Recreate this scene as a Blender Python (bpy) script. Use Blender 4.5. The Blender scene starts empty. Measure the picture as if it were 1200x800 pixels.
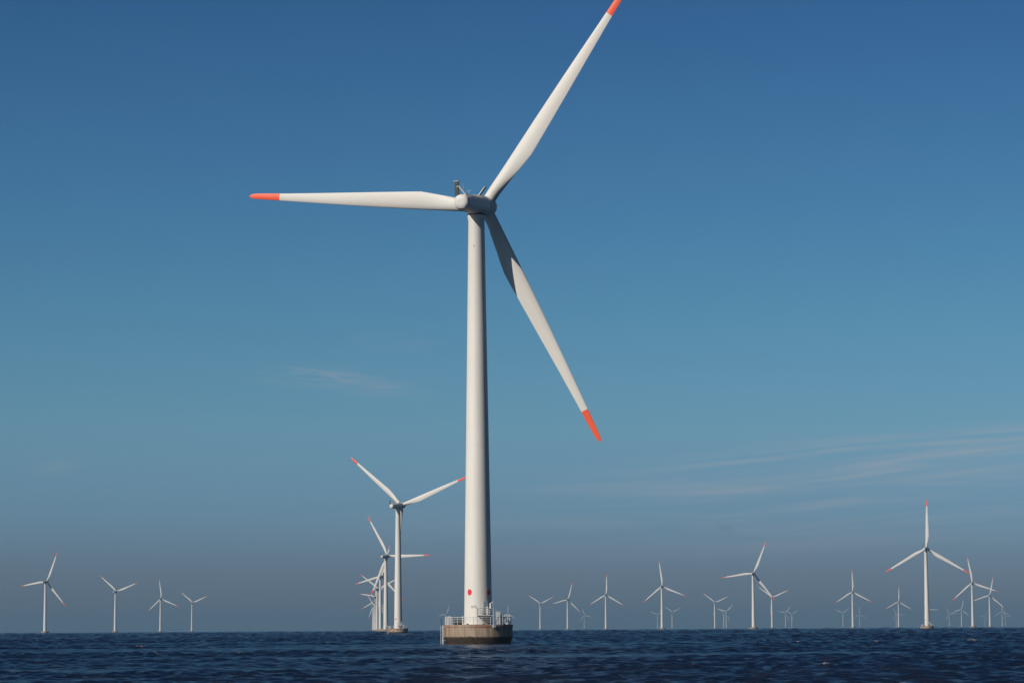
import bpy, bmesh, math, random
import numpy as np
from mathutils import Matrix, Vector

R = math.radians
scene = bpy.context.scene

# ------------------------------------------------------------------ camera
F_PX = 3300.0                       # focal length in photo pixels (photo is 1200 wide)
CAM_Z = 2.3
PITCH = math.atan((736.8 - 400.0) / F_PX)
cam_data = bpy.data.cameras.new('camera')
cam_data.sensor_width = 36.0
cam_data.lens = F_PX / 1200.0 * 36.0
cam_data.clip_start = 0.5
cam_data.clip_end = 120000.0
cam = bpy.data.objects.new('camera', cam_data)
scene.collection.objects.link(cam)
cam.matrix_world = (Matrix.Translation((0, 0, CAM_Z)) @ Matrix.Rotation(R(90) + PITCH, 4, 'X')
                    @ Matrix.Rotation(R(-0.33), 4, 'Z'))
scene.camera = cam

# ------------------------------------------------------------------ light
SUN_EL, SUN_AZ = R(31), R(226.5)      # azimuth clockwise from +Y
world = bpy.data.worlds.new('World')
scene.world = world
world.use_nodes = True
wn, wl = world.node_tree.nodes, world.node_tree.links
wn.clear()


def wnode(t, **kw):
    n = wn.new(t)
    for k, v in kw.items():
        setattr(n, k, v)
    return n


def wmath(op, a, b=None, c=None, clamp=False):
    n = wn.new('ShaderNodeMath'); n.operation = op; n.use_clamp = clamp
    for i, v in enumerate((a, b, c)):
        if v is None:
            continue
        if isinstance(v, (int, float)):
            n.inputs[i].default_value = v
        else:
            wl.new(v, n.inputs[i])
    return n.outputs[0]


sky = wnode('ShaderNodeTexSky')
sky.sky_type = 'NISHITA'
sky.sun_disc = False
sky.sun_elevation = SUN_EL
sky.sun_rotation = SUN_AZ
sky.air_density = 1.0
sky.dust_density = 1.0
geo = wnode('ShaderNodeTexCoord')
sep = wnode('ShaderNodeSeparateXYZ')
wl.new(geo.outputs['Generated'], sep.inputs[0])
dx, dy, dz = sep.outputs
elev = wmath('ABSOLUTE', dz)
# clear Baltic air: deeper and bluer aloft, slate near the horizon
ramp = wnode('ShaderNodeValToRGB')
wl.new(wmath('MULTIPLY', elev, 2.0, clamp=True), ramp.inputs[0])
# (sin elevation, tint over the Nishita sky)
TINT = [(0.004, (0.44, 0.56, 0.95)),
        (0.020, (0.37, 0.53, 0.95)),
        (0.040, (0.35, 0.60, 1.05)),
        (0.070, (0.355, 0.64, 0.95)),
        (0.105, (0.29, 0.60, 0.85)),
        (0.140, (0.24, 0.53, 0.79)),
        (0.215, (0.165, 0.395, 0.66)),
        (0.300, (0.09, 0.26, 0.50)),
        (0.480, (0.045, 0.13, 0.26))]
els = ramp.color_ramp.elements
els[0].position, els[0].color = TINT[0][0] * 2, (*TINT[0][1], 1)
els[1].position, els[1].color = TINT[-1][0] * 2, (*TINT[-1][1], 1)
for p, c in TINT[1:-1]:
    e = els.new(p * 2); e.color = (*c, 1)
comb = wnode('ShaderNodeCombineXYZ')
wl.new(dx, comb.inputs[0]); wl.new(dy, comb.inputs[1]); wl.new(elev, comb.inputs[2])
wl.new(comb.outputs[0], sky.inputs[0]) if sky.inputs else None
mul = wnode('ShaderNodeMix', data_type='RGBA', blend_type='MULTIPLY')
mul.inputs['Factor'].default_value = 1.0
wl.new(sky.outputs[0], mul.inputs['A']); wl.new(ramp.outputs[0], mul.inputs['B'])

# thin cirrus, laid out over azimuth / elevation of the sky itself
az = wmath('ARCTAN2', dx, dy)


def cloud(az0, el0, waz, wel, slope, sx, sy, seed, lo, hi, amt):
    u = wmath('SUBTRACT', az, az0)
    v = wmath('SUBTRACT', wmath('SUBTRACT', dz, el0), wmath('MULTIPLY', u, slope))
    g = wmath('ADD', wmath('POWER', wmath('ABSOLUTE', wmath('DIVIDE', u, waz)), 2.0),
              wmath('POWER', wmath('ABSOLUTE', wmath('DIVIDE', v, wel)), 2.0))
    mask = wmath('POWER', 2.718, wmath('MULTIPLY', g, -1.0))
    c = wnode('ShaderNodeCombineXYZ')
    wl.new(wmath('MULTIPLY', u, sx), c.inputs[0]); wl.new(wmath('MULTIPLY', v, sy), c.inputs[1])
    c.inputs[2].default_value = seed
    n = wnode('ShaderNodeTexNoise')
    n.inputs['Scale'].default_value = 1.0; n.inputs['Detail'].default_value = 5.0
    n.inputs['Roughness'].default_value = 0.55; n.inputs['Distortion'].default_value = 0.5
    wl.new(c.outputs[0], n.inputs['Vector'])
    mr = wnode('ShaderNodeMapRange'); mr.interpolation_type = 'SMOOTHSTEP'
    mr.inputs[1].default_value = lo; mr.inputs[2].default_value = hi
    wl.new(n.outputs[0], mr.inputs[0])
    f = wmath('MULTIPLY', wmath('MULTIPLY', mr.outputs[0], mask), amt)
    return wmath('MULTIPLY', f, wmath('GREATER_THAN', dy, 0.0))


def pix(px, py):
    return (px - 600) / F_PX, (736.8 + (600 - px) * 0.00576 - py) / F_PX


def at(px, py, *a):
    x, y = pix(px, py)
    return cloud(x, y, *a)


fs = [at(1040, 528, 0.075, 0.0045, 0.075, 12, 330, 1.3, 0.34, 0.78, 0.56),
      at(1100, 545, 0.060, 0.006, 0.11, 14, 300, 7.7, 0.36, 0.78, 0.46),
      at(960, 590, 0.110, 0.014, 0.03, 9, 170, 4.1, 0.40, 0.75, 0.34),
      at(385, 446, 0.020, 0.0032, -0.10, 40, 420, 9.2, 0.34, 0.78, 0.40),
      at(455, 404, 0.012, 0.0040, 0.02, 60, 420, 2.6, 0.34, 0.80, 0.2),
      at(455, 458, 0.012, 0.0030, -0.05, 60, 420, 5.6, 0.34, 0.80, 0.2),
      at(70, 550, 0.008, 0.003, 0.2, 80, 400, 3.3, 0.3, 0.6, 0.10)]
tot = fs[0]
for f in fs[1:]:
    tot = wmath('ADD', tot, f)
mixc = wnode('ShaderNodeMix', data_type='RGBA')
wl.new(tot, mixc.inputs['Factor']); wl.new(mul.outputs['Result'], mixc.inputs['A'])
mixc.inputs['B'].default_value = (5.2, 5.0, 5.2, 1)
dark = at(850, 620, 0.0035, 0.0016, -0.35, 200, 500, 6.1, 0.2, 0.6, 0.14)
mixd = wnode('ShaderNodeMix', data_type='RGBA')
wl.new(dark, mixd.inputs['Factor']); wl.new(mixc.outputs['Result'], mixd.inputs['A'])
mixd.inputs['B'].default_value = (0.6, 0.9, 1.4, 1)
bg = wnode('ShaderNodeBackground')
bg.inputs[1].default_value = 0.08
wl.new(mixd.outputs['Result'], bg.inputs[0])
wo = wnode('ShaderNodeOutputWorld')
wl.new(bg.outputs[0], wo.inputs[0])

sun_data = bpy.data.lights.new('sun', 'SUN')
sun_data.energy = 4.8
sun_data.angle = R(0.53)
sun_data.color = (1.0, 0.925, 0.83)
sun = bpy.data.objects.new('sun', sun_data)
scene.collection.objects.link(sun)
sd = Vector((math.sin(SUN_AZ) * math.cos(SUN_EL), math.cos(SUN_AZ) * math.cos(SUN_EL), math.sin(SUN_EL)))
sun.rotation_euler = sd.to_track_quat('Z', 'Y').to_euler()
sun.location = (-60, -40, 60)

vs = scene.view_settings
vs.view_transform = 'Standard'
vs.look = 'None'
vs.exposure = 0.0
vs.gamma = 1.0
vs.use_curve_mapping = False
scene.cycles.max_bounces = 6
scene.cycles.volume_bounces = 1
scene.cycles.sample_clamp_indirect = 4.0


# ------------------------------------------------------------------ materials
class Mat:
    def __init__(self, name, color, rough=0.5, spec=0.5, metallic=0.0):
        self.m = bpy.data.materials.new(name)
        self.m.use_nodes = True
        self.t = self.m.node_tree
        self.b = self.t.nodes['Principled BSDF']
        self.b.inputs['Base Color'].default_value = (*color, 1)
        self.b.inputs['Roughness'].default_value = rough
        self.b.inputs['Metallic'].default_value = metallic
        self.b.inputs['Specular IOR Level'].default_value = spec

    def n(self, t, **kw):
        n = self.t.nodes.new(t)
        for k, v in kw.items():
            setattr(n, k, v)
        return n

    def l(self, a, b):
        self.t.links.new(a, b)

    def noise(self, scale, stretch=(1, 1, 1), detail=5, rough=0.6, seed=0.0):
        tc = self.n('ShaderNodeTexCoord')
        mp = self.n('ShaderNodeMapping')
        mp.inputs['Scale'].default_value = stretch
        mp.inputs['Location'].default_value = (seed, seed * 2, seed * 3)
        self.l(tc.outputs['Object'], mp.inputs[0])
        no = self.n('ShaderNodeTexNoise')
        no.inputs['Scale'].default_value = scale
        no.inputs['Detail'].default_value = detail
        no.inputs['Roughness'].default_value = rough
        self.l(mp.outputs[0], no.inputs['Vector'])
        return no.outputs[0]

    def ramp(self, fac, stops):
        r = self.n('ShaderNodeValToRGB')
        self.l(fac, r.inputs[0])
        e = r.color_ramp.elements
        e[0].position, e[0].color = stops[0][0], (*stops[0][1], 1)
        e[1].position, e[1].color = stops[-1][0], (*stops[-1][1], 1)
        for p, c in stops[1:-1]:
            k = e.new(p); k.color = (*c, 1)
        return r.outputs[0]

    def mix(self, fac, a, b, blend='MIX'):
        m = self.n('ShaderNodeMix', data_type='RGBA', blend_type=blend)
        for s, v in (('Factor', fac), ('A', a), ('B', b)):
            if isinstance(v, (int, float)):
                m.inputs[s].default_value = v
            elif isinstance(v, tuple):
                m.inputs[s].default_value = (*v, 1)
            else:
                self.l(v, m.inputs[s])
        return m.outputs['Result']

    def color(self, c):
        self.l(c, self.b.inputs['Base Color'])

    def bump(self, h, strength, dist=0.02):
        bp = self.n('ShaderNodeBump')
        bp.inputs['Strength'].default_value = strength
        bp.inputs['Distance'].default_value = dist
        self.l(h, bp.inputs['Height'])
        self.l(bp.outputs[0], self.b.inputs['Normal'])


def paint(name, a, b, scale=0.35, stretch=(1, 1, 0.12), rough=0.55):
    m = Mat(name, a, rough)
    m.color(m.mix(0.35, m.ramp(m.noise(scale, stretch, 6), [(0.35, a), (0.68, b)]),
                  m.ramp(m.noise(scale * 9, stretch, 5, seed=3.1), [(0.4, a), (0.75, b)])))
    return m.m


M_tower = paint('tower_paint', (0.62, 0.595, 0.55), (0.54, 0.515, 0.47))
M_blade = paint('blade_gelcoat', (0.59, 0.565, 0.525), (0.52, 0.495, 0.45), 0.5, (1, 1, 0.1), 0.6)
M_nac = paint('nacelle_paint', (0.60, 0.575, 0.54), (0.50, 0.48, 0.45), 0.7, (1, 1, 1))
M_red = paint('orange_red_paint', (0.76, 0.092, 0.026), (0.66, 0.072, 0.024), 1.0)
M_marker = Mat('crimson_marker_paint', (0.62, 0.02, 0.05), 0.45).m
M_white = paint('galvanised_white_paint', (0.55, 0.55, 0.54), (0.40, 0.40, 0.40), 2.0, (1, 1, 1))
M_galv = paint('galvanised_steel', (0.42, 0.43, 0.44), (0.30, 0.31, 0.32), 2.0, (1, 1, 1))
M_dark = Mat('dark_grille', (0.045, 0.045, 0.035), 0.6).m
M_mark = Mat('grey_lettering_paint', (0.33, 0.32, 0.27), 0.5).m
M_cab = paint('cabinet_paint', (0.40, 0.43, 0.44), (0.30, 0.33, 0.34), 1.5, (1, 1, 0.4))

mc = Mat('weathered_concrete', (0.3, 0.27, 0.22), 0.85, 0.3)
tc = mc.n('ShaderNodeTexCoord'); sp = mc.n('ShaderNodeSeparateXYZ'); mc.l(tc.outputs['Object'], sp.inputs[0])
base = mc.ramp(mc.noise(0.8, (1, 1, 0.5), 8, 0.65), [(0.3, (0.25, 0.19, 0.14)), (0.55, (0.34, 0.27, 0.195)), (0.75, (0.43, 0.345, 0.265))])
streak = mc.ramp(mc.noise(2.2, (1, 1, 0.07), 5, 0.6, 5.0), [(0.42, (0.55, 0.5, 0.44)), (0.62, (1, 1, 1))])
base = mc.mix(0.7, base, streak, 'MULTIPLY')
# rusty weep line under the deck edge
mr = mc.n('ShaderNodeMapRange'); mr.inputs[1].default_value = 2.3; mr.inputs[2].default_value = 2.75
mc.l(sp.outputs[2], mr.inputs[0])
rust = mc.n('ShaderNodeMath', operation='MULTIPLY'); mc.l(mr.outputs[0], rust.inputs[0])
mc.l(mc.ramp(mc.noise(0.5, (1, 1, 0.3), 4, 0.6, 8.0), [(0.45, (0, 0, 0)), (0.6, (0.7, 0.7, 0.7))]), rust.inputs[1])
base = mc.mix(rust.outputs[0], base, (0.24, 0.11, 0.075))
# splash zone: weed and wet concrete
nz = mc.noise(1.1, (1, 1, 0.4), 5, 0.6, 2.0)
ad = mc.n('ShaderNodeMath', operation='MULTIPLY_ADD'); mc.l(nz, ad.inputs[0]); ad.inputs[1].default_value = -0.35
mc.l(sp.outputs[2], ad.inputs[2])
mr2 = mc.n('ShaderNodeMapRange'); mr2.inputs[1].default_value = 0.88; mr2.inputs[2].default_value = 1.12
mc.l(ad.outputs[0], mr2.inputs[0])
weed = mc.ramp(mc.noise(2.5, (1, 1, 1), 6, 0.7, 4.0), [(0.35, (0.014, 0.012, 0.008)), (0.6, (0.050, 0.032, 0.021)), (0.8, (0.024, 0.024, 0.012))])
mc.color(mc.mix(mr2.outputs[0], weed, base))
mc.bump(mc.noise(6, (1, 1, 1), 8, 0.7), 0.5, 0.04)
M_conc = mc.m


# ------------------------------------------------------------------ mesh helpers
def build(name, bm, mat, parent=None, smooth=True, angle=35):
    me = bpy.data.meshes.new(name)
    if smooth:
        for f in bm.faces:
            f.smooth = True
        ca = math.cos(R(angle))
        for e in bm.edges:
            if len(e.link_faces) == 2:
                a, b = e.link_faces
                e.smooth = a.normal.dot(b.normal) > ca
    bmesh.ops.recalc_face_normals(bm, faces=bm.faces)
    bm.to_mesh(me)
    bm.free()
    me.materials.append(mat)
    o = bpy.data.objects.new(name, me)
    scene.collection.objects.link(o)
    if parent is not None:
        o.parent = parent
    return o


def loft(bm, rings, cap0=True, cap1=True):
    vr = [[bm.verts.new(p) for p in ring] for ring in rings]
    n = len(vr[0])
    for a, b in zip(vr, vr[1:]):
        for i in range(n):
            j = (i + 1) % n
            bm.faces.new((a[i], a[j], b[j], b[i]))
    if cap0:
        bm.faces.new(list(reversed(vr[0])))
    if cap1:
        bm.faces.new(vr[-1])
    bm.normal_update()


def lathe(bm, prof, seg=48, cx=0, cy=0, cap0=True, cap1=True):
    loft(bm, [[(cx + r * math.cos(2 * math.pi * i / seg), cy + r * math.sin(2 * math.pi * i / seg), z)
               for i in range(seg)] for r, z in prof], cap0, cap1)


def tube(bm, a, b, r, seg=8, r2=None):
    a, b = Vector(a), Vector(b)
    d = (b - a).normalized()
    up = Vector((0, 0, 1)) if abs(d.z) < 0.9 else Vector((1, 0, 0))
    x = d.cross(up).normalized(); y = d.cross(x)
    r2 = r if r2 is None else r2
    loft(bm, [[tuple(p + (x * math.cos(t) + y * math.sin(t)) * rr)
               for t in [2 * math.pi * i / seg for i in range(seg)]] for p, rr in ((a, r), (b, r2))])


def box(bm, c, s, rz=0.0, bev=0.0, rot=None):
    m = Matrix.Translation(c) @ (rot if rot is not None else Matrix.Rotation(rz, 4, 'Z')) @ Matrix.Diagonal((*s, 1))
    g = bmesh.ops.create_cube(bm, size=1.0, matrix=m)
    if bev > 0:
        es = list({e for v in g['verts'] for e in v.link_edges})
        bmesh.ops.bevel(bm, geom=es, offset=bev, segments=2, affect='EDGES')
    bm.normal_update()


# ------------------------------------------------------------------ sea (one sheet out to the horizon)
def make_sea():
    rng = np.random.default_rng(7)
    r = list(np.geomspace(1.0, 95.0, 40))
    x = 95.0
    while x < 250:
        x += 0.2; r.append(x)
    while x < 20000:
        x += max(0.2, 0.0012 * x) * (1 + x / 9000.0); r.append(x)
    r = np.array(r)
    inner = np.radians(np.linspace(-13, 13, 430))
    outer = np.radians(np.linspace(13, 347, 92))[1:-1]
    th = np.concatenate([inner, outer])
    nr, nt = len(r), len(th)
    dr = np.gradient(r)
    dth = np.gradient(np.unwrap(np.concatenate([th, [th[0] + 2 * np.pi]])))[:nt]
    RR, TT = np.meshgrid(r, th, indexing='ij')
    X = RR * np.sin(TT); Y = RR * np.cos(TT)
    spacing = np.maximum(dr[:, None] * 1.0, r[:, None] * dth[None, :] * 1.0)
    Z = np.zeros_like(X); DX = np.zeros_like(X); DY = np.zeros_like(X)
    # travelling gust patches
    gust = np.zeros_like(X)
    for k in range(7):
        lam = rng.uniform(30, 160); a = rng.uniform(0, 2 * np.pi)
        gust += np.sin(2 * np.pi / lam * (X * np.cos(a) * 0.6 + Y * np.sin(a)) + rng.uniform(0, 6.28))
    gust = 1.0 + 0.16 * gust
    waves = [(lam, 'near') for lam in np.geomspace(0.55, 10.0, 64)] + [(lam, 'far') for lam in np.geomspace(2.5, 60.0, 64)]
    for lam, kind in waves:
        k = 2 * np.pi / lam
        ang = R(18 - 180) + rng.normal(0, 0.55)       # the waves run with the wind, towards the camera
        amp = 0.0076 * lam * rng.uniform(0.6, 1.35)
        fit = np.clip((lam / spacing - 2.0) / 2.0, 0, 1)
        if kind == 'near':
            amp *= 1.0 if lam < 1.8 else (1.8 / lam) ** 0.9
            w = fit * amp * (gust if lam < 8 else 1.0)
        else:
            # far off the sheet is coarser: somewhat longer waves carry the slope the short ones had
            q = lam / spacing
            w = amp * 1.25 * np.clip((q - 2.2) / 0.8, 0, 1) * np.clip((7.0 - q) / 2.5, 0, 1)
            w = w * np.clip((RR - 240) / 350, 0, 1) * np.clip(1500 / RR, 0.2, 1)
        sel = w.max(axis=1) > 0
        if not sel.any():
            continue
        ph = k * (X[sel] * np.sin(ang) + Y[sel] * np.cos(ang)) + rng.uniform(0, 6.28)
        s, c = np.sin(ph), np.cos(ph)
        Z[sel] += w[sel] * s
        DX[sel] += w[sel] * c * np.sin(ang) * 0.9
        DY[sel] += w[sel] * c * np.cos(ang) * 0.9
    Z = Z + 0.9 * np.maximum(Z, 0) ** 2               # peaked crests, flat troughs
    X += DX; Y += DY
    foam = np.clip((Z / Z[300:900].std() - 4.9) / 0.5, 0, 1) * (gust > 1.2) * (RR < 480)
    co = np.stack([X, Y, Z], -1).reshape(-1, 3)
    co = np.concatenate([co, [[0, 0, 0]]])
    idx = np.arange(nr * nt).reshape(nr, nt)
    a = idx[:-1]; b = idx[1:]
    quads = np.stack([a, np.roll(a, -1, 1), np.roll(b, -1, 1), b], -1).reshape(-1, 4)[:, ::-1]
    tris = np.stack([idx[0], np.roll(idx[0], -1), np.full(nt, nr * nt)], -1)
    me = bpy.data.meshes.new('sea')
    me.vertices.add(len(co)); me.vertices.foreach_set('co', co.astype(np.float32).ravel())
    nl = quads.size + tris.size
    me.loops.add(nl)
    me.loops.foreach_set('vertex_index', np.concatenate([quads.ravel(), tris.ravel()]).astype(np.int32))
    me.polygons.add(len(quads) + len(tris))
    st = np.concatenate([np.arange(len(quads)) * 4, quads.size + np.arange(len(tris)) * 3])
    me.polygons.foreach_set('loop_start', st.astype(np.int32))
    me.polygons.foreach_set('use_smooth', np.ones(len(st), dtype=bool))
    me.update(calc_edges=True)
    at_ = me.attributes.new('foam', 'FLOAT', 'POINT')
    at_.data.foreach_set('value', np.append(foam.ravel(), 0).astype(np.float32))
    o = bpy.data.objects.new('sea', me)
    scene.collection.objects.link(o)
    o['kind'] = 'structure'
    return o


ms = Mat('sea_water', (0.004, 0.010, 0.024), 0.15, 0.5)
ms.b.inputs['IOR'].default_value = 1.333
fo = ms.n('ShaderNodeAttribute'); fo.attribute_name = 'foam'
fm = ms.n('ShaderNodeMath', operation='MULTIPLY'); ms.l(fo.outputs['Fac'], fm.inputs[0])
ms.l(ms.ramp(ms.noise(3.0, (1, 1, 1), 6, 0.7, 9.0), [(0.45, (0, 0, 0)), (0.6, (0.75, 0.75, 0.75))]), fm.inputs[1])
ms.color(ms.mix(fm.outputs[0], ms.ramp(ms.noise(0.02, (1, 1, 1), 4), [(0.35, (0.003, 0.008, 0.025)), (0.7, (0.005, 0.013, 0.037))]), (0.6, 0.62, 0.64)))
ms.bump(ms.noise(1.6, (1.0, 1.6, 1), 9, 0.72), 1.0, 0.28)
sea = make_sea()
sea.data.materials.append(ms.m)

# ------------------------------------------------------------------ sea air
hz = Mat('sea_air', (1, 1, 1))
hz.t.nodes.remove(hz.b)
pv = hz.n('ShaderNodeVolumePrincipled')
pv.inputs['Color'].default_value = (0.20, 0.35, 0.49, 1)
pv.inputs['Density'].default_value = 8.0e-5
pv.inputs['Anisotropy'].default_value = 0.0
hz.l(pv.outputs[0], hz.t.nodes['Material Output'].inputs['Volume'])
bm = bmesh.new()
box(bm, (0, 0, 59.25), (46000, 46000, 120.5 + 1.0))
haze = build('haze', bm, hz.m, smooth=False)
haze['kind'] = 'stuff'

# ------------------------------------------------------------------ the wind turbine
HUB_H, ROTOR_R, OVER, REAR, TILT = 69.0, 41.7, 4.2, 7.4, R(4.6)
AX = Vector((0, math.cos(TILT), math.sin(TILT)))
VV = Vector((0, -math.sin(TILT), math.cos(TILT)))
RED0 = 36.2


def section(r):
    """one blade cross section (list of points) at radius r; trailing edge on +X, upwind is +Y"""
    st_r = [0, 3.0, 6.0, 9.5, 11.0, 12.6, 16, 22, 28.5, 34.7, 38.5, 40.6, 41.3, 41.62, 41.7]
    te = [0.95, 0.97, 1.34, 1.79, 1.96, 1.90, 1.72, 1.40, 1.05, 0.74, 0.60, 0.50, 0.36, 0.17, 0.04]
    le = [0.95, 0.96, 0.95, 0.94, 0.94, 0.93, 0.90, 0.80, 0.66, 0.50, 0.42, 0.37, 0.27, 0.12, 0.0]
    tk = [1.0, 1.0, 0.74, 0.46, 0.39, 0.35, 0.29, 0.23, 0.19, 0.17, 0.16, 0.15, 0.15, 0.15, 0.15]
    tw = [9, 9, 9, 9, 9, 8.5, 7, 4.6, 2.6, 1.0, 0.3, 0, 0, 0, 0]
    T, L = np.interp(r, st_r, te), np.interp(r, st_r, le)
    k, b = np.interp(r, st_r, tk), R(np.interp(r, st_r, tw))
    ch = T + L
    circ = min(1.0, max(0.0, (8.0 - r) / 5.0)); circ = circ * circ * (3 - 2 * circ)
    out = []
    N = 28
    for i in range(N):
        t = 2 * math.pi * i / N
        xc = (1 + math.cos(t)) / 2                 # 1 at the trailing edge, 0 at the leading edge
        q = 1 - xc                                  # distance from TE
        s = xc
        y = 5 * k * (0.2969 * math.sqrt(s) - 0.126 * s - 0.3516 * s * s + 0.2843 * s ** 3 - 0.1015 * s ** 4) * ch
        sg = 1 if math.sin(t) >= 0 else -1
        cam_ = -0.05 * ch * 4 * s * q
        ax, ay = -L + ch * s, sg * y * (0.5 if sg > 0 else 0.5) * 1.0 + cam_
        if abs(math.sin(t)) < 1e-6 and s < 0.5:
            ay = cam_
        cxp, cyp = (T - L) / 2 + ch / 2 * math.cos(t), 0.95 * math.sin(t)
        px = ax * (1 - circ) + cxp * circ
        py = ay * (1 - circ) + cyp * circ
        pb = 2.2 * (r / ROTOR_R)                    # coned upwind, away from the tower
        out.append((px * math.cos(b) + py * math.sin(b), -px * math.sin(b) + py * math.cos(b) + pb, r))
    return out


def blade_meshes():
    bm = bmesh.new()
    rs = [1.25, 2.0, 3.0, 4, 5, 6, 7, 8, 9, 9.8, 10.5, 11.0, 11.6, 12.6, 14, 16, 18, 20, 22, 24, 26, 28.5, 31, 33, 34.7, RED0]
    loft(bm, [section(r) for r in rs])
    b = build('blade', bm, M_blade, angle=50)
    bm = bmesh.new()
    rs = [RED0 + 0.002, 37.5, 38.5, 39.6, 40.6, 41.0, 41.3, 41.5, 41.62, 41.7]
    loft(bm, [section(r) for r in rs])
    t = build('blade_tip', bm, M_red, b, angle=50)
    return b, t


def blade_matrix(phase_deg):
    p = R(phase_deg)
    X = Vector((1, 0, 0))
    z = VV * math.cos(p) + X * math.sin(p)
    x = -VV * math.sin(p) + X * math.cos(p)
    y = z.cross(x)
    o = Vector((0, 0, HUB_H)) + AX * OVER
    m = Matrix((x, y, z)).transposed().to_4x4()
    m.translation = o
    return m


def axis_rings(prof, seg=36, sq=2.4):
    """rings along the rotor axis: (y along axis, half width, half height, z shift)"""
    rings = []
    for y, hw, hh, zs in prof:
        ring = []
        for i in range(seg):
            t = 2 * math.pi * i / seg
            c, s = math.cos(t), math.sin(t)
            ex = 2.0 / sq
            px = hw * math.copysign(abs(c) ** ex, c); pz = hh * math.copysign(abs(s) ** ex, s) + zs
            p = Vector((0, 0, HUB_H)) + AX * y + VV * pz + Vector((px, 0, 0))
            ring.append(tuple(p))
        rings.append(ring)
    return rings


def NL(x, y, z):
    """nacelle coordinates to turbine coordinates"""
    return Vector((0, 0, HUB_H)) + AX * y + VV * z + Vector((x, 0, 0))


NROT = Matrix((Vector((1, 0, 0)), AX, VV)).transposed().to_4x4()
proto = {}

root = bpy.data.objects.new('wind_turbine', None)
scene.collection.objects.link(root)

# concrete foundation
bm = bmesh.new()
lathe(bm, [(4.95, -0.75), (5.03, 0.0), (5.18, 0.5), (5.32, 0.95), (5.36, 1.2), (5.36, 2.64), (5.42, 2.68), (5.42, 2.97), (5.37, 3.02), (0.5, 3.06)], 64)
found = build('foundation', bm, M_conc, root, angle=30)

# tower
def tr(z):
    return 2.20 + (1.26 - 2.20) * (z - 3.06) / (67.2 - 3.06)


bm = bmesh.new()
prof = [(2.34, 3.07), (2.34, 3.25), (tr(3.26), 3.26)]
for zf in (14.0, 31.0, 49.0):
    prof += [(tr(zf), zf), (tr(zf) + 0.018, zf + 0.01), (tr(zf) + 0.018, zf + 0.13), (tr(zf), zf + 0.14)]
prof += [(tr(66.4), 66.4), (1.34, 66.6), (1.40, 67.3), (1.40, 67.75)]
lathe(bm, prof, 64)
tower = build('tower', bm, M_tower, root, angle=25)

# nacelle
bm = bmesh.new()
loft(bm, axis_rings([(-7.62, 0.45, 0.45, 0.05), (-7.56, 0.80, 0.80, 0.05), (-7.38, 1.05, 1.05, 0.05), (-7.0, 1.22, 1.20, 0.03),
                     (-6.2, 1.30, 1.28, 0.0), (-3.5, 1.42, 1.42, 0), (0, 1.56, 1.56, 0), (1.6, 1.60, 1.60, 0), (2.2, 1.58, 1.58, 0),
                     (2.45, 1.46, 1.46, 0), (2.5, 1.3, 1.3, 0)]))
nac = build('nacelle', bm, M_nac, root, angle=30)
bm = bmesh.new()
lathe(bm, [(1.43, HUB_H - 1.72), (1.46, HUB_H - 1.50), (1.2, HUB_H - 0.9)], 40)
collar = build('yaw_collar', bm, M_dark, nac)

# rear cooler stack, its brace, the hatch and the lightning rod
bm = bmesh.new()
box(bm, NL(-0.78, -6.95, 2.12), (0.62, 0.42, 2.2), rot=NROT, bev=0.03)
for k in range(7):
    box(bm, NL(-0.78, -7.18, 1.35 + 0.24 * k), (0.56, 0.05, 0.06), rot=NROT)
cooler = build('cooler', bm, M_dark, nac, smooth=False)
bm = bmesh.new()
box(bm, NL(-0.78, -6.95, 3.29), (0.86, 0.62, 0.14), rot=NROT, bev=0.03)
cap = build('cooler_cap', bm, M_galv, nac, smooth=False)
bm = bmesh.new()
tube(bm, NL(-0.40, -7.25, 2.55), NL(0.70, -6.9, 1.05), 0.13)
tube(bm, NL(-1.0, -6.75, 2.35), NL(-0.9, -5.2, 0.95), 0.10)
tube(bm, NL(-0.40, -7.25, 2.5), NL(-0.9, -7.1, 2.35), 0.06)
tube(bm, NL(0.12, -6.2, 1.2), NL(0.05, -6.5, 2.9), 0.035)
brace = build('cooler_brace', bm, M_white, nac)
bm = bmesh.new()
rot = NROT @ Matrix.Rotation(R(40), 4, 'Y')
box(bm, NL(0.95, 0.3, 2.1), (0.15, 0.95, 1.8), rot=rot, bev=0.02)
hatch = build('roof_hatch', bm, M_white, nac, smooth=False)
bm = bmesh.new()
tube(bm, NL(-0.5, -2.0, 1.35), NL(-0.5, -2.0, 2.15), 0.03)
tube(bm, NL(-0.78, -2.0, 2.1), NL(-0.22, -2.0, 2.1), 0.025)
for sx in (-0.78, -0.22):
    lathe(bm, [(0.05, 0), (0.07, 0.09), (0.03, 0.14)], 10)
    bmesh.ops.translate(bm, verts=bm.verts[-30:], vec=NL(sx, -2.0, 2.1))
vane = build('wind_vane', bm, M_galv, nac)

# hub (spinner)
bm = bmesh.new()
loft(bm, axis_rings([(2.55, 1.30, 1.30, 0), (2.72, 1.56, 1.56, 0), (3.3, 1.68, 1.68, 0), (5.1, 1.66, 1.66, 0), (5.9, 1.5, 1.5, 0),
                     (6.5, 1.2, 1.2, 0), (7.0, 0.75, 0.75, 0), (7.2, 0.25, 0.25, 0)], sq=2.0))
hub = build('hub', bm, M_nac, root, angle=40)

blade0, tip0 = blade_meshes()
blade0.parent = root

details = []          # parts only worth carrying on the nearer turbines
DECK = 3.02


def detail(o):
    details.append(o)
    return o


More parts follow.
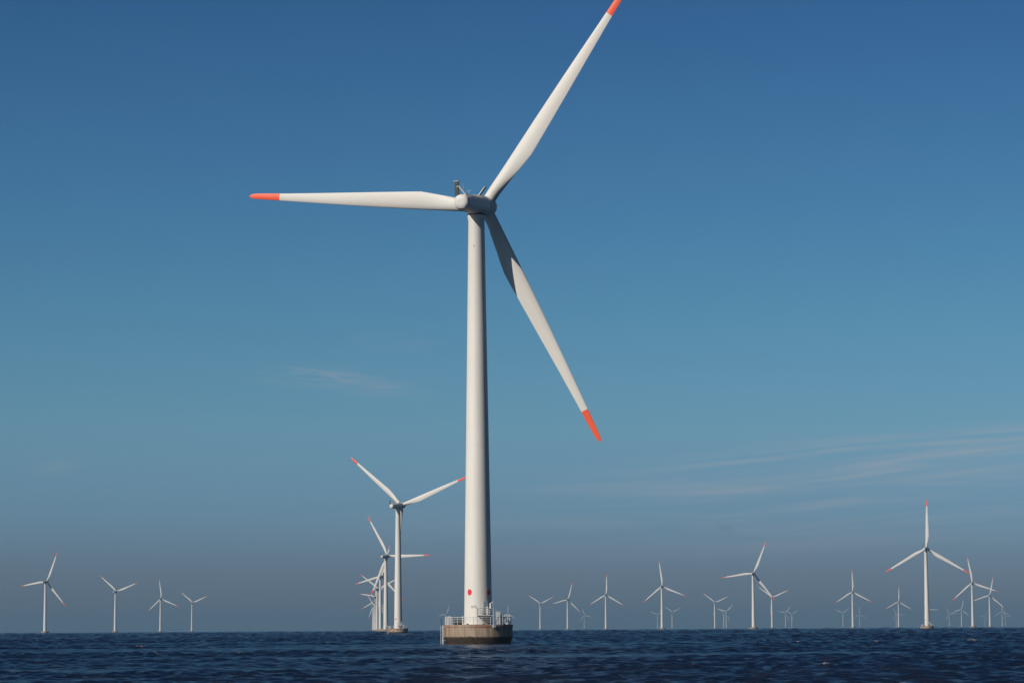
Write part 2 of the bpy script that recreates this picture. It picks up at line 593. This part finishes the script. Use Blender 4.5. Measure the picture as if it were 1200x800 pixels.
# deck railing
bm = bmesh.new()
RR_ = 5.16
for i in range(24):
    t = 2 * math.pi * (i + 0.5) / 24
    x, y = RR_ * math.cos(t), RR_ * math.sin(t)
    tube(bm, (x, y, DECK), (x, y, DECK + 1.15), 0.045, 6)
for h, rad in ((1.15, 0.042), (0.80, 0.025), (0.45, 0.025)):
    for i in range(48):
        t0, t1 = 2 * math.pi * i / 48, 2 * math.pi * (i + 1) / 48
        tube(bm, (RR_ * math.cos(t0), RR_ * math.sin(t0), DECK + h), (RR_ * math.cos(t1), RR_ * math.sin(t1), DECK + h), rad, 6)
detail(build('railing', bm, M_white, root))

# navigation-mark sheet panels on the left of the deck (white uprights with a sheet between)
for a0 in (194, 206, 213, 243):
    bm = bmesh.new()
    t = R(a0)
    tube(bm, (5.1 * math.cos(t), 5.1 * math.sin(t), DECK), (5.1 * math.cos(t), 5.1 * math.sin(t), DECK + 1.35), 0.10, 8)
    detail(build('gate_post', bm, M_white, root))

# boat landing at the left: two fender tubes with a ladder between
bm = bmesh.new()
for t in (R(187), R(200.5)):
    x, y = 5.78 * math.cos(t), 5.78 * math.sin(t)
    tube(bm, (x, y, -0.9), (x, y, 2.95), 0.10, 10)
    for z in (0.6, 2.6):
        tube(bm, (x, y, z), (5.4 * math.cos(t), 5.4 * math.sin(t), z), 0.07, 8)
detail(build('boat_fender', bm, M_white, root))
bm = bmesh.new()
for t in (R(190.5), R(194.5)):
    x, y = 5.85 * math.cos(t), 5.85 * math.sin(t)
    tube(bm, (x, y, -0.6), (x, y, 4.1), 0.035, 6)
for k in range(15):
    a, b = R(190.5), R(194.5)
    z = -0.4 + 0.3 * k
    tube(bm, (5.85 * math.cos(a), 5.85 * math.sin(a), z), (5.85 * math.cos(b), 5.85 * math.sin(b), z), 0.02, 6)
detail(build('ladder', bm, M_dark, root))

# red obstruction markers on the tower wall, at four quarters
def patch(bm, ang, z, hw, hh, off=0.02, n=20):
    r = tr(z) + off
    ring = []
    for rr in (r, r - 0.05):
        ring.append([(rr * math.cos(ang + math.cos(t) * hw / r), rr * math.sin(ang + math.cos(t) * hw / r),
                      z + hh * math.sin(t)) for t in [2 * math.pi * i / n for i in range(n)]])
    loft(bm, ring)


for a in (-127.5, -38.5, 52.5, 142.5):
    bm = bmesh.new()
    patch(bm, R(a), 8.05, 0.41, 0.49, n=28)
    detail(build('marker', bm, M_marker, tower, angle=60))
# small grey identification marks under the marker
bm = bmesh.new()
for da, dz_, w, h in ((-0.13, 0.0, 0.14, 0.26), (0.03, 0.02, 0.13, 0.22), (0.17, 0.0, 0.12, 0.25)):
    patch(bm, R(-108) + da, 5.80 + dz_, w, h, 0.012, 10)
detail(build('identification_mark', bm, M_mark, tower, angle=60))

bm = bmesh.new()
patch(bm, R(-106), 62.3, 0.17, 0.17, 0.015, 12)
build('vent', bm, M_mark, tower, angle=60)

# entrance landing on the right-hand side of the tower
bm = bmesh.new()
box(bm, (1.15, -2.55, 4.46), (2.7, 1.25, 0.10))
for x, y in ((-0.1, -3.1), (2.4, -3.1), (2.4, -2.1)):
    tube(bm, (x, y, DECK), (x, y, 4.42), 0.06, 6)
detail(build('landing', bm, M_galv, root, smooth=False))
bm = bmesh.new()
pts = [(-0.15, -2.2), (-0.15, -3.12), (0.7, -3.12), (1.6, -3.12), (2.45, -3.12), (2.45, -2.0)]
for x, y in pts:
    tube(bm, (x, y, 4.5), (x, y, 5.6), 0.035, 6)
for (x0, y0), (x1, y1) in zip(pts, pts[1:]):
    for h in (5.6, 5.2, 4.85):
        tube(bm, (x0, y0, h), (x1, y1, h), 0.026, 6)
detail(build('landing_rail', bm, M_galv, root))
bm = bmesh.new()
for s in (-0.4, 0.4):
    a, b = Vector((2.5, -2.5 + s, 4.5)), Vector((4.1, -2.5 + s, DECK))
    tube(bm, a, b, 0.06, 6)
    tube(bm, a + Vector((0, 0, 1)), b + Vector((0, 0, 1)), 0.03, 6)
for k in range(7):
    f = (k + 0.5) / 7
    box(bm, (2.5 + 1.6 * f, -2.5, 4.5 + (DECK - 4.5) * f), (0.24, 0.78, 0.04))
detail(build('stairs', bm, M_galv, root, smooth=False))
t = R(-58)
bm = bmesh.new()
box(bm, (tr(5.6) * math.cos(t), tr(5.6) * math.sin(t), 5.58), (0.14, 0.85, 2.05), rz=t, bev=0.02)
door = detail(build('door', bm, M_cab, tower, smooth=False))
bm = bmesh.new()
box(bm, (0.55, -2.85, 5.10), (0.42, 0.4, 1.15), bev=0.04)
detail(build('locker', bm, M_white, root, smooth=False))
bm = bmesh.new()
box(bm, (1.45, -2.85, 5.15), (0.36, 0.4, 1.25), bev=0.04)
detail(build('locker', bm, M_white, root, smooth=False))

# davit crane
bm = bmesh.new()
tube(bm, (1.95, -2.0, 4.5), (1.95, -2.0, 6.35), 0.19, 12, 0.15)
tube(bm, (1.95, -2.0, 6.25), (2.35, -2.5, 6.6), 0.08, 10, 0.06)
tube(bm, (2.35, -2.5, 6.6), (2.35, -2.5, 5.7), 0.02, 6)
box(bm, (1.95, -2.25, 5.4), (0.3, 0.25, 0.35), bev=0.03)
detail(build('davit_crane', bm, M_white, root))

# switchgear cabinet and lattice cage on the right of the deck
bm = bmesh.new()
box(bm, (3.15, -3.7, DECK + 0.98), (0.75, 0.7, 1.95), bev=0.05)
box(bm, (3.68, -3.5, DECK + 0.72), (0.36, 0.6, 1.40), bev=0.04)
box(bm, (3.15, -3.7, DECK + 2.0), (0.85, 0.8, 0.06))
for k in range(5):
    box(bm, (3.15, -4.07, DECK + 1.1 + 0.13 * k), (0.5, 0.03, 0.04))
cab = detail(build('cabinet', bm, M_cab, root, smooth=False))
bm = bmesh.new()
cx0, cx1, cy0, cy1, z0, z1 = 4.2, 4.95, -1.6, -0.8, DECK, DECK + 1.5
cr = [(cx0, cy0), (cx1, cy0), (cx1, cy1), (cx0, cy1)]
for x, y in cr:
    tube(bm, (x, y, z0), (x, y, z1), 0.065, 6)
for i in range(4):
    (x0, y0), (x1, y1) = cr[i], cr[(i + 1) % 4]
    for z in (z0 + 0.05, (z0 + z1) / 2, z1):
        tube(bm, (x0, y0, z), (x1, y1, z), 0.045, 6)
    tube(bm, (x0, y0, z0), (x1, y1, (z0 + z1) / 2), 0.035, 6)
    tube(bm, (x1, y1, (z0 + z1) / 2), (x0, y0, z1), 0.035, 6)
    tube(bm, (x0 * .5 + x1 * .5, y0 * .5 + y1 * .5, z0), (x0 * .5 + x1 * .5, y0 * .5 + y1 * .5, z1), 0.03, 6)
detail(build('cage', bm, M_white, root))
bm = bmesh.new()
box(bm, (-2.95, -2.6, DECK + 0.40), (1.35, 0.8, 0.62), bev=0.05)
tube(bm, (-3.5, -2.6, DECK + 0.45), (-2.4, -2.6, DECK + 0.45), 0.46, 16)
detail(build('winch', bm, M_dark, root))
bm = bmesh.new()
box(bm, (2.55, -4.98, 2.78), (0.5, 0.35, 0.5), rz=R(27), bev=0.04)
detail(build('lamp_box', bm, M_cab, root, smooth=False))

GROUP = 'white wind turbines of the offshore wind farm'
CORE = [found, tower, nac, hub]
NAC_KIDS = [collar, cooler, cap, brace, hatch, vane]


def finish(o, px, D, yaw, phases, label):
    o.location = ((px - 600 - 1.94) * math.cos(PITCH) / F_PX * D, D, 0)
    o.rotation_euler = (0, 0, -R(yaw))
    for c in o.children:                     # the base does not turn with the rotor
        if c.name.split('.')[0] not in ('nacelle', 'hub', 'blade'):
            c.rotation_euler = (0, 0, R(yaw))
    o['label'] = label
    o['category'] = 'wind turbine'
    o['group'] = GROUP


def dup(o, parent):
    c = o.copy()
    scene.collection.objects.link(c)
    c.parent = parent
    return c


def add_blades(rt, phase, src, kids, skip_first=False):
    for k in range(3):
        if k == 0 and skip_first:
            b = src
        else:
            b = dup(src, rt)
            dup(kids, b)
        b.matrix_local = blade_matrix(phase + 120 * k)


# nearest turbine; tower axis leans with the camera roll, so x is taken at the waterline
add_blades(root, 35.4, blade0, tip0, True)
finish(root, 560.4, 440.7, 18.0, None, 'largest and nearest white wind turbine, with railed round concrete base in the foreground')

# (x at base, hub y, yaw, blade phase, label)
FARM = [
    (466.6, 592.3, 27, 70, 'second largest wind turbine, left of the nearest one, with two raised blades making a V'),
    (452.1, 651.4, 27, 90, 'turbine just left behind the second largest one, one blade pointing level to the right'),
    (445.7, 675.4, 27, 17, 'third turbine back in the receding row, a blade pointing left behind the level-bladed one'),
    (441.9, 689.8, 27, 65, 'fourth turbine back in the receding row, red-tipped blades raised to upper left and right'),
    (439.9, 698.9, 27, 38, 'fifth turbine back in the receding row, a blade pointing left and slightly up'),
    (438.3, 704.9, 25, 6, 'sixth turbine back in the receding row, a blade dropping to the lower left'),
    (437.0, 709.4, 25, -32, 'seventh and lowest turbine of the receding row, far left edge of the crowded towers'),
    (52.5, 681.4, 20, 22, 'tallest of the four turbines at far left, nearest the left edge of the photo'),
    (134.8, 692.8, 20, 70, 'second tallest of the four turbines at far left, two blades raised in a V'),
    (187.8, 701.5, 20, -7, 'third of the four turbines at far left, one blade upright and two drooping'),
    (224.8, 705.8, 20, 68, 'shortest of the four turbines at far left, a V of two raised blades'),
    (523.0, 719.0, 20, 20, 'tiny faint turbine peeping over the left railing of the nearest base'),
    (594.8, 718.5, 20, 2, 'tiny faint turbine peeping above the cage on the right of the nearest base'),
    (633.1, 707.0, 19, 63, 'first clear turbine right of the nearest base, two short blades raised in a V'),
    (665.2, 702.3, 19, 16, 'second clear turbine right of the nearest base, one blade leaning up to the right'),
    (684.8, 720.5, 19, -15, 'very small faint turbine between the second and third clear ones right of the nearest base'),
    (710.1, 696.7, 19, 1.5, 'slender turbine with an upright blade, third clear one right of the nearest base'),
    (775.9, 686.9, 19, -7, 'mid-sized turbine right of centre with two tiny faint ones flanking its tower'),
    (770.6, 719.9, 19, 51, 'tiny faint turbine close to the left of the mid-sized one right of centre'),
    (787.8, 716.6, 19, 65, 'small faint turbine close to the right of the mid-sized one right of centre'),
    (837.8, 705.6, 19, 67, 'small turbine with V-raised blades, left of an overlapping faint pair'),
    (848.2, 717.2, 19, 60, 'left one of the faint overlapping pair beside the small V-bladed turbine'),
    (851.2, 715.8, 19, 45, 'right one of the faint overlapping pair beside the small V-bladed turbine'),
    (883.1, 671.7, 19, 23, 'large distant turbine with one blade level left and one leaning up right'),
    (904.9, 699.7, 19, 67, 'turbine whose raised left blade meets the drooping blade of the large one beside it'),
    (920.7, 717.5, 19, 40, 'left one of the faint close pair right of the V-bladed turbine'),
    (928.0, 719.3, 19, 56, 'right one of the faint close pair right of the V-bladed turbine'),
    (987.9, 718.0, 19, 52, 'tiny faint V-bladed turbine just left of a slim upright-bladed one'),
    (999.5, 693.2, 19, -1, 'slim upright-bladed turbine flanked by tiny faint ones, left of the big right-hand one'),
    (1007.3, 719.4, 19, -2, 'almost vanished turbine just right of the slim upright-bladed one'),
    (1053.3, 704.6, 19, 2, 'small upright-bladed turbine standing nearest left of the big right-hand one'),
    (1050.4, 719.5, 19, 92, 'tiny faint turbine almost touching the left of a small upright-bladed tower'),
    (1086.6, 642.6, 19, 1.5, 'largest turbine of the right-hand half, one blade upright with orange-red tips'),
    (1088.4, 713.8, 19, 92, 'tiny turbine hidden behind the tower of the largest right-hand one'),
    (1112.7, 718.5, 19, 90, 'thin faint tower right of the largest right-hand turbine'),
    (1127.0, 713.6, 19, 12, 'small faint turbine just left of the tall one near the right edge'),
    (1140.1, 682.7, 19, -10, 'tall turbine near the right edge, one of its blades reaching the neighbour on its right'),
    (1154.3, 721.5, 19, 30, 'barely visible turbine between the two taller ones near the right edge'),
    (1160.2, 697.3, 19, 12, 'medium turbine near the right edge, crossed by its left neighbour\'s blade'),
    (1174.6, 715.8, 19, -2, 'small faint upright-bladed turbine nearest the right edge but one'),
    (1178.4, 720.8, 19, 100, 'rightmost faint turbine, close against a small upright-bladed one'),
]
for px, hy, yaw, ph, label in FARM:
    y_hor = 736.8 + (600 - px) * 0.00576
    D = (HUB_H - CAM_Z) / math.tan(PITCH - math.atan((hy - (y_hor - 736.8) - 400) / F_PX))
    rt = bpy.data.objects.new('wind_turbine', None)
    scene.collection.objects.link(rt)
    near = D < 2600
    f2, t2, n2, h2 = [dup(o, rt) for o in CORE]
    dup(collar, n2); dup(cooler, n2)
    if D < 5000:
        for o in NAC_KIDS[2:]:
            dup(o, n2)
    if near:
        for o in details:
            dup(o, t2 if o.parent is tower else rt)
    add_blades(rt, ph, blade0, tip0)
    finish(rt, px, D, yaw, None, label)
